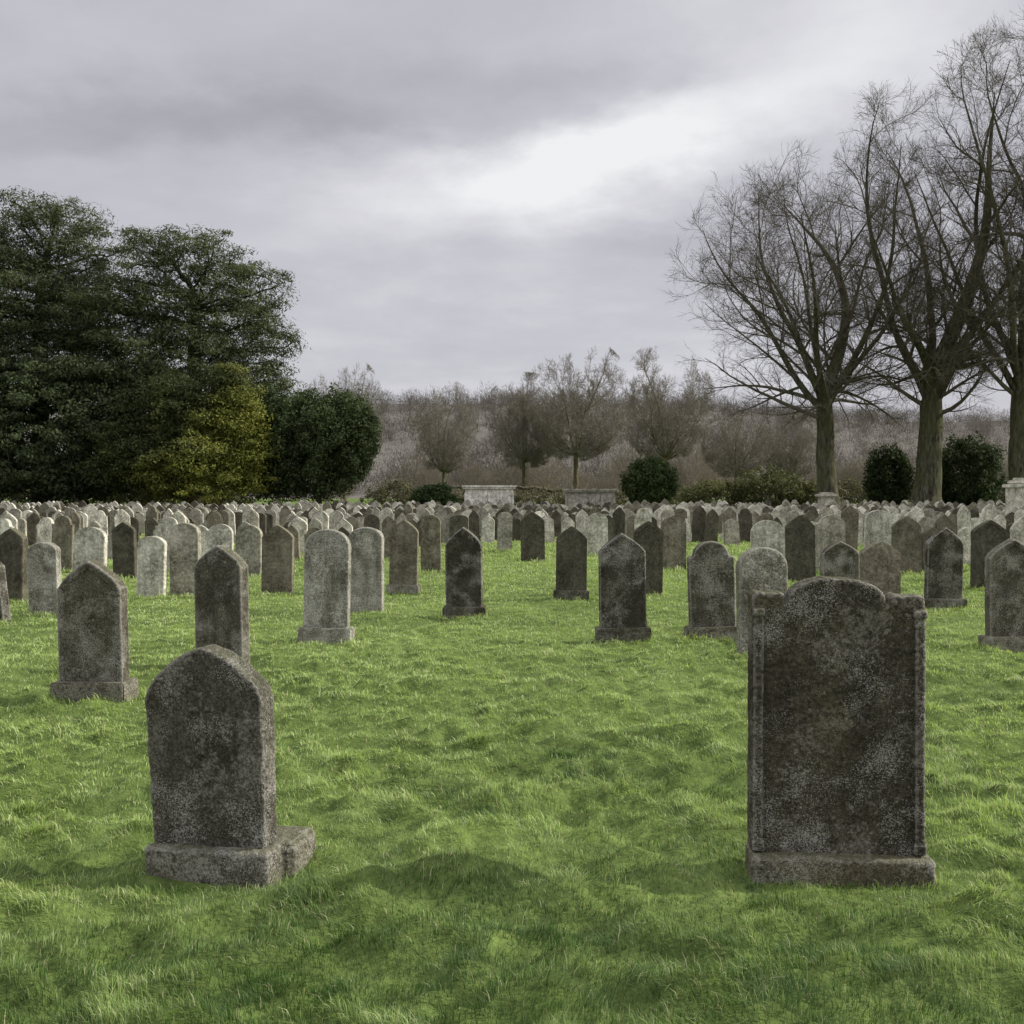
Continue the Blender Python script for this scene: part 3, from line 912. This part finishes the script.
DK = (.030, .043, .021); DK2 = (.105, .128, .058)
pine('pine_tree', 40, 63, [(48, 224, 50, 28), (10, 260, 60, 32), (82, 262, 44, 32), (30, 300, 88, 38), (20, 345, 100, 40)], 2500, 92,
     'tall dark pine with layered flat-topped foliage', .5, DK, DK2)
pine('pine_tree', 195, 61, [(155, 248, 40, 24), (205, 260, 54, 30), (245, 290, 46, 28), (150, 300, 66, 36), (215, 325, 78, 36), (275, 346, 32, 18), (180, 360, 95, 38), (110, 325, 55, 50), (215, 392, 75, 34), (262, 374, 34, 28)], 3000, 90,
     'tall dark pine with tiered spreading branches', .45, DK, (.112, .134, .06))
pine('pine_tree', -60, 62, [(-60, 250, 60, 30), (-70, 320, 80, 40)], 500, 50, 'tall dark pine with layered flat-topped foliage', .5, DK, DK2)
EV = 'clipped and wild evergreens bordering the graves'
bush('yew_tree', 50, 58, [(50, 440, 85, 72), (-50, 440, 80, 80), (105, 410, 60, 50), (20, 380, 60, 36), (80, 478, 60, 30), (85, 375, 50, 24), (150, 400, 40, 40)], 1600, .75, 85, .11, (.026, .039, .019), (.085, .106, .047), 'dense dark yew with foliage down to the grass', EV, cat='tree', flat=.5, rough=.5)
def gold_sun_tint(c, col):  # gold leaf colour with sunlight painted in, stronger to the right and low
    f = np.clip(.28 + (c[:, 0] + .6) / 6.5 + (5.4 - c[:, 2]) / 8 + 1.2 * (fbm(c[:, 0] * .8, c[:, 2] * 1.0, 3) - .5), 0, 1)[:, None]
    return col * (1 - f) * .8 + col * np.array([2.85, 2.5, 1.35]) * f
bush('golden_conifer', 205, 56, [(208, 466, 58, 42), (246, 445, 24, 48), (236, 412, 28, 36), (165, 462, 46, 42), (195, 425, 44, 38), (125, 455, 44, 44), (228, 385, 24, 26), (175, 400, 36, 30)], 1600, .75, 80, .09, (.038, .050, .020), (.10, .118, .043),
     'golden green conifer with sunlit drooping foliage', EV, gold_sun_tint, cat='tree', rough=1.0, flat=.45, aspect=.4)
bush('yew_tree', 318, 58, [(318, 446, 62, 60), (345, 440, 38, 50), (280, 450, 38, 58), (262, 430, 24, 50)], 1100, .55, 80, .09, (.026, .042, .018), (.085, .112, .042), 'rounded dark green yew beside a golden conifer', EV, cat='tree', rough=.25)
bush('shrub', 436, 63, [(436, 500, 26, 16)], 160, .35, 60, .09, (.018, .033, .012), (.06, .09, .03), 'low clipped dark evergreen shrub', EV)
bush('shrub', 650, 64, [(650, 484, 29, 28)], 320, .38, 60, .09, (.024, .04, .013), (.08, .11, .036), 'round clipped dark green shrub', EV)
bush('hedge', 760, 68, [(765, 492, 40, 26), (715, 496, 36, 18), (800, 496, 22, 18)], 420, .45, 50, .10, (.05, .06, .025), (.17, .17, .075), 'loose olive green hedge behind the graves', EV, cat='hedge', rough=.4)
bush('shrub', 888, 66, [(888, 480, 24, 34)], 300, .42, 55, .10, (.018, .03, .013), (.06, .082, .03), 'dark evergreen shrub between two bare trunks', EV, rough=.3)
bush('shrub', 968, 66, [(965, 475, 40, 40), (935, 488, 22, 26)], 480, .45, 55, .10, (.018, .03, .013), (.06, .082, .03), 'large rounded dark evergreen shrub', EV, rough=.3)
bush('hedge', 650, 84, [(560, 498, 50, 12), (640, 497, 60, 13), (480, 498, 45, 12), (400, 495, 40, 16)], 420, .5, 40, .12, (.06, .06, .036), (.16, .15, .09), 'low scrubby hedge at the field edge', EV, cat='hedge', rough=.5)
bush('hedge', 60, 72, [(-20, 488, 60, 22), (60, 488, 60, 22), (140, 488, 60, 22), (220, 488, 60, 22)], 420, .6, 40, .16, (.03, .035, .02), (.09, .09, .045), 'dark scrubby hedge beneath the evergreens', EV, cat='hedge', rough=.4)
bush('hedge', 930, 80, [(860, 494, 50, 15), (940, 494, 50, 15), (1020, 494, 50, 15)], 420, .5, 40, .12, (.06, .06, .036), (.155, .145, .085), 'low scrubby hedge at the field edge', EV, cat='hedge', rough=.5)

# ------------------------------------------------------------------ monuments
def monument(name, parts, loc, rot, label, cat, tone):
    e = link(bpy.data.objects.new(name, None)); e.location = loc; e.rotation_euler[2] = rot
    for nm, boxes in parts:
        bm = bmesh.new()
        for c, s, b in boxes: add_box(bm, c, s, b)
        o = link(bpy.data.objects.new(nm, bm_mesh(bm, M_STONE_FAR))); o.parent = e; o.color = tone
    e['label'] = label; e['category'] = cat
def chest(px, d, w, h, lab, tone, rot):
    cols = []
    for i in range(5):
        xx = -w * .43 + i * w * .215
        for s in (-1, 1): cols.append(((xx, s * .56, h * .47), (.13, .08, h * .6), .01))
    monument('chest_tomb', [('plinth', [((0, 0, .08), (w * 1.04, 1.5, .3), .02), ((0, 0, .3), (w * .97, 1.3, .14), .02)]),
                            ('chest', [((0, 0, h * .5 + .05), (w * .88, 1.06, h - .5), .01)] + cols),
                            ('lid', [((0, 0, h - .16), (w * .96, 1.26, .08), .01), ((0, 0, h - .06), (w, 1.36, .12), .03)])],
             ((px - 512) * d / F, d, 0), rot, lab, 'tomb', tone)
chest(489, 57, 3.1, 1.86, 'pale stone chest tomb with panelled sides and slab lid', (2.5, 2.5, 2.45, 1), .05)
chest(590, 60, 3.3, 1.66, 'grey stone chest tomb with a flat slab lid', (1.3, 1.28, 1.2, 1), -.06)
monument('pedestal_monument', [('base', [((0, 0, .15), (1.1, 1.1, .5), .03), ((0, 0, .5), (.9, .9, .24), .03)]),
                               ('pillar', [((0, 0, 1.15), (.68, .68, 1.1), .02)]),
                               ('cap', [((0, 0, 1.76), (.86, .86, .14), .03), ((0, 0, 1.9), (.6, .6, .16), .05), ((0, 0, 2.02), (.34, .34, .12), .04)])],
         (20.0, 39.5, 0), .1, 'pale stone pedestal monument with a moulded cap', 'monument', (2.1, 2.1, 2.0, 1))
monument('pedestal_monument', [('base', [((0, 0, .15), (1.2, 1.0, .5), .03)]), ('pillar', [((0, 0, .8), (.8, .7, .85), .02)]),
                               ('cap', [((0, 0, 1.3), (1.1, .9, .16), .04), ((0, 0, 1.42), (.7, .6, .1), .03)])],
         (17.6, 56, 0), -.1, 'squat grey pedestal monument below a bare tree', 'monument', (1.7, 1.66, 1.56, 1))

# ------------------------------------------------------------------ light, sky
el = math.radians(31); az = math.radians(84)
Sv = Vector((math.sin(az) * math.cos(el), math.cos(az) * math.cos(el), math.sin(el)))
sun = bpy.data.lights.new('sun', 'SUN'); sun.energy = 5.0; sun.angle = math.radians(1.0); sun.color = (1, .95, .85)
so = link(bpy.data.objects.new('sun', sun)); so.rotation_euler = Sv.to_track_quat('Z', 'Y').to_euler(); so.location = Sv * 80

w = bpy.data.worlds.new('World'); scene.world = w; w.use_nodes = True
w.node_tree.nodes.clear(); t = NT(w.node_tree)
sky = t.new('ShaderNodeTexSky', sky_type='NISHITA', sun_disc=False, sun_elevation=el, sun_rotation=az)
tc = t.new('ShaderNodeTexCoord'); sp = t.new('ShaderNodeSeparateXYZ'); t.l.new(tc.outputs['Generated'], sp.inputs[0])
den = t.math('ADD', t.math('MAXIMUM', sp.outputs[2], 0.), .2)
cx = t.math('DIVIDE', sp.outputs[0], den); cy = t.math('DIVIDE', sp.outputs[1], den)
cb = t.new('ShaderNodeCombineXYZ'); t.l.new(cx, cb.inputs[0]); t.l.new(cy, cb.inputs[1])
wob = t.noise(cb.outputs[0], 2.6, 5, .6, col=True)
wv = t.vmath('SCALE', t.vmath('SUBTRACT', wob, (.5, .5, .5)), .42)
P2 = t.vmath('ADD', cb.outputs[0], wv)
s2 = t.new('ShaderNodeSeparateXYZ'); t.l.new(P2, s2.inputs[0])
def gauss(cx_, cy_, sx, sy, rot=0):
    dx = t.math('SUBTRACT', s2.outputs[0], cx_); dy = t.math('SUBTRACT', s2.outputs[1], cy_)
    c, s = math.cos(rot), math.sin(rot)
    u = t.math('ADD', t.math('MULTIPLY', dx, c / sx), t.math('MULTIPLY', dy, s / sx))
    v = t.math('ADD', t.math('MULTIPLY', dx, -s / sy), t.math('MULTIPLY', dy, c / sy))
    e = t.math('ADD', t.math('MULTIPLY', u, u), t.math('MULTIPLY', v, v))
    return t.math('EXPONENT', t.math('MULTIPLY', e, -1.0))
mp = t.new('ShaderNodeMapping'); mp.inputs['Scale'].default_value = (1.0, 1.7, 1); t.l.new(P2, mp.inputs[0])
c1 = t.noise(mp.outputs[0], 1.1, 5, .5)
c2 = t.noise(cb.outputs[0], 4.0, 5, .6)
val = t.math('ADD', .51, t.math('MULTIPLY', t.math('SUBTRACT', c1, .5), .34))
val = t.math('ADD', val, t.math('MULTIPLY', t.math('SUBTRACT', c2, .5), .20))
for g_, k in ((gauss(.22, 1.80, .40, .13, -.56), .34), (gauss(.02, 1.98, .42, .32), .20), (gauss(.55, 1.45, .35, .25), .20), (gauss(-.45, 1.70, .6, .10), -.20),
              (gauss(.05, 1.56, .30, .07), -.13), (gauss(.34, 2.14, .25, .12), -.14), (gauss(0, 3.2, 3, .9), .10)):
    val = t.math('ADD', val, t.math('MULTIPLY', g_, k))
ccol = t.ramp(val, [(.12, (.29, .285, .33)), (.36, (.45, .442, .49)), (.58, (.60, .59, .64)), (.88, (.92, .92, .93))])
# added fill light: sky brightened overhead and behind the camera, out of view
zb = t.new('ShaderNodeMapRange', interpolation_type='SMOOTHSTEP'); t.l.new(sp.outputs[2], zb.inputs[0])
zb.inputs[1].default_value = .46; zb.inputs[2].default_value = .85; zb.inputs[3].default_value = 0; zb.inputs[4].default_value = 1.9
yb = t.new('ShaderNodeMapRange', interpolation_type='SMOOTHSTEP'); t.l.new(sp.outputs[1], yb.inputs[0])
yb.inputs[1].default_value = .3; yb.inputs[2].default_value = -.6; yb.inputs[3].default_value = 0; yb.inputs[4].default_value = .15
gain = t.math('MULTIPLY', t.math('ADD', 1.0, t.math('ADD', zb.outputs[0], yb.outputs[0])), 10.0)
ccol = t.vmath('SCALE', ccol, gain)
fin = t.mix(.93, sky.outputs[0], ccol)
bg = t.new('ShaderNodeBackground'); bg.inputs[1].default_value = .1; t.l.new(fin, bg.inputs[0])
ow = t.new('ShaderNodeOutputWorld'); t.l.new(bg.outputs[0], ow.inputs[0])

scene.view_settings.view_transform = 'Standard'; scene.view_settings.look = 'None'; scene.view_settings.exposure = 0
cam = bpy.data.cameras.new('camera'); cam.sensor_width = 36; cam.lens = 36 * F / 1024; cam.shift_y = -(512 - HZ) / 1024
cam.clip_start = .05; cam.clip_end = 6000
co = link(bpy.data.objects.new('camera', cam)); co.location = (0, 0, CH); co.rotation_euler = (math.pi / 2, 0, 0)
scene.camera = co
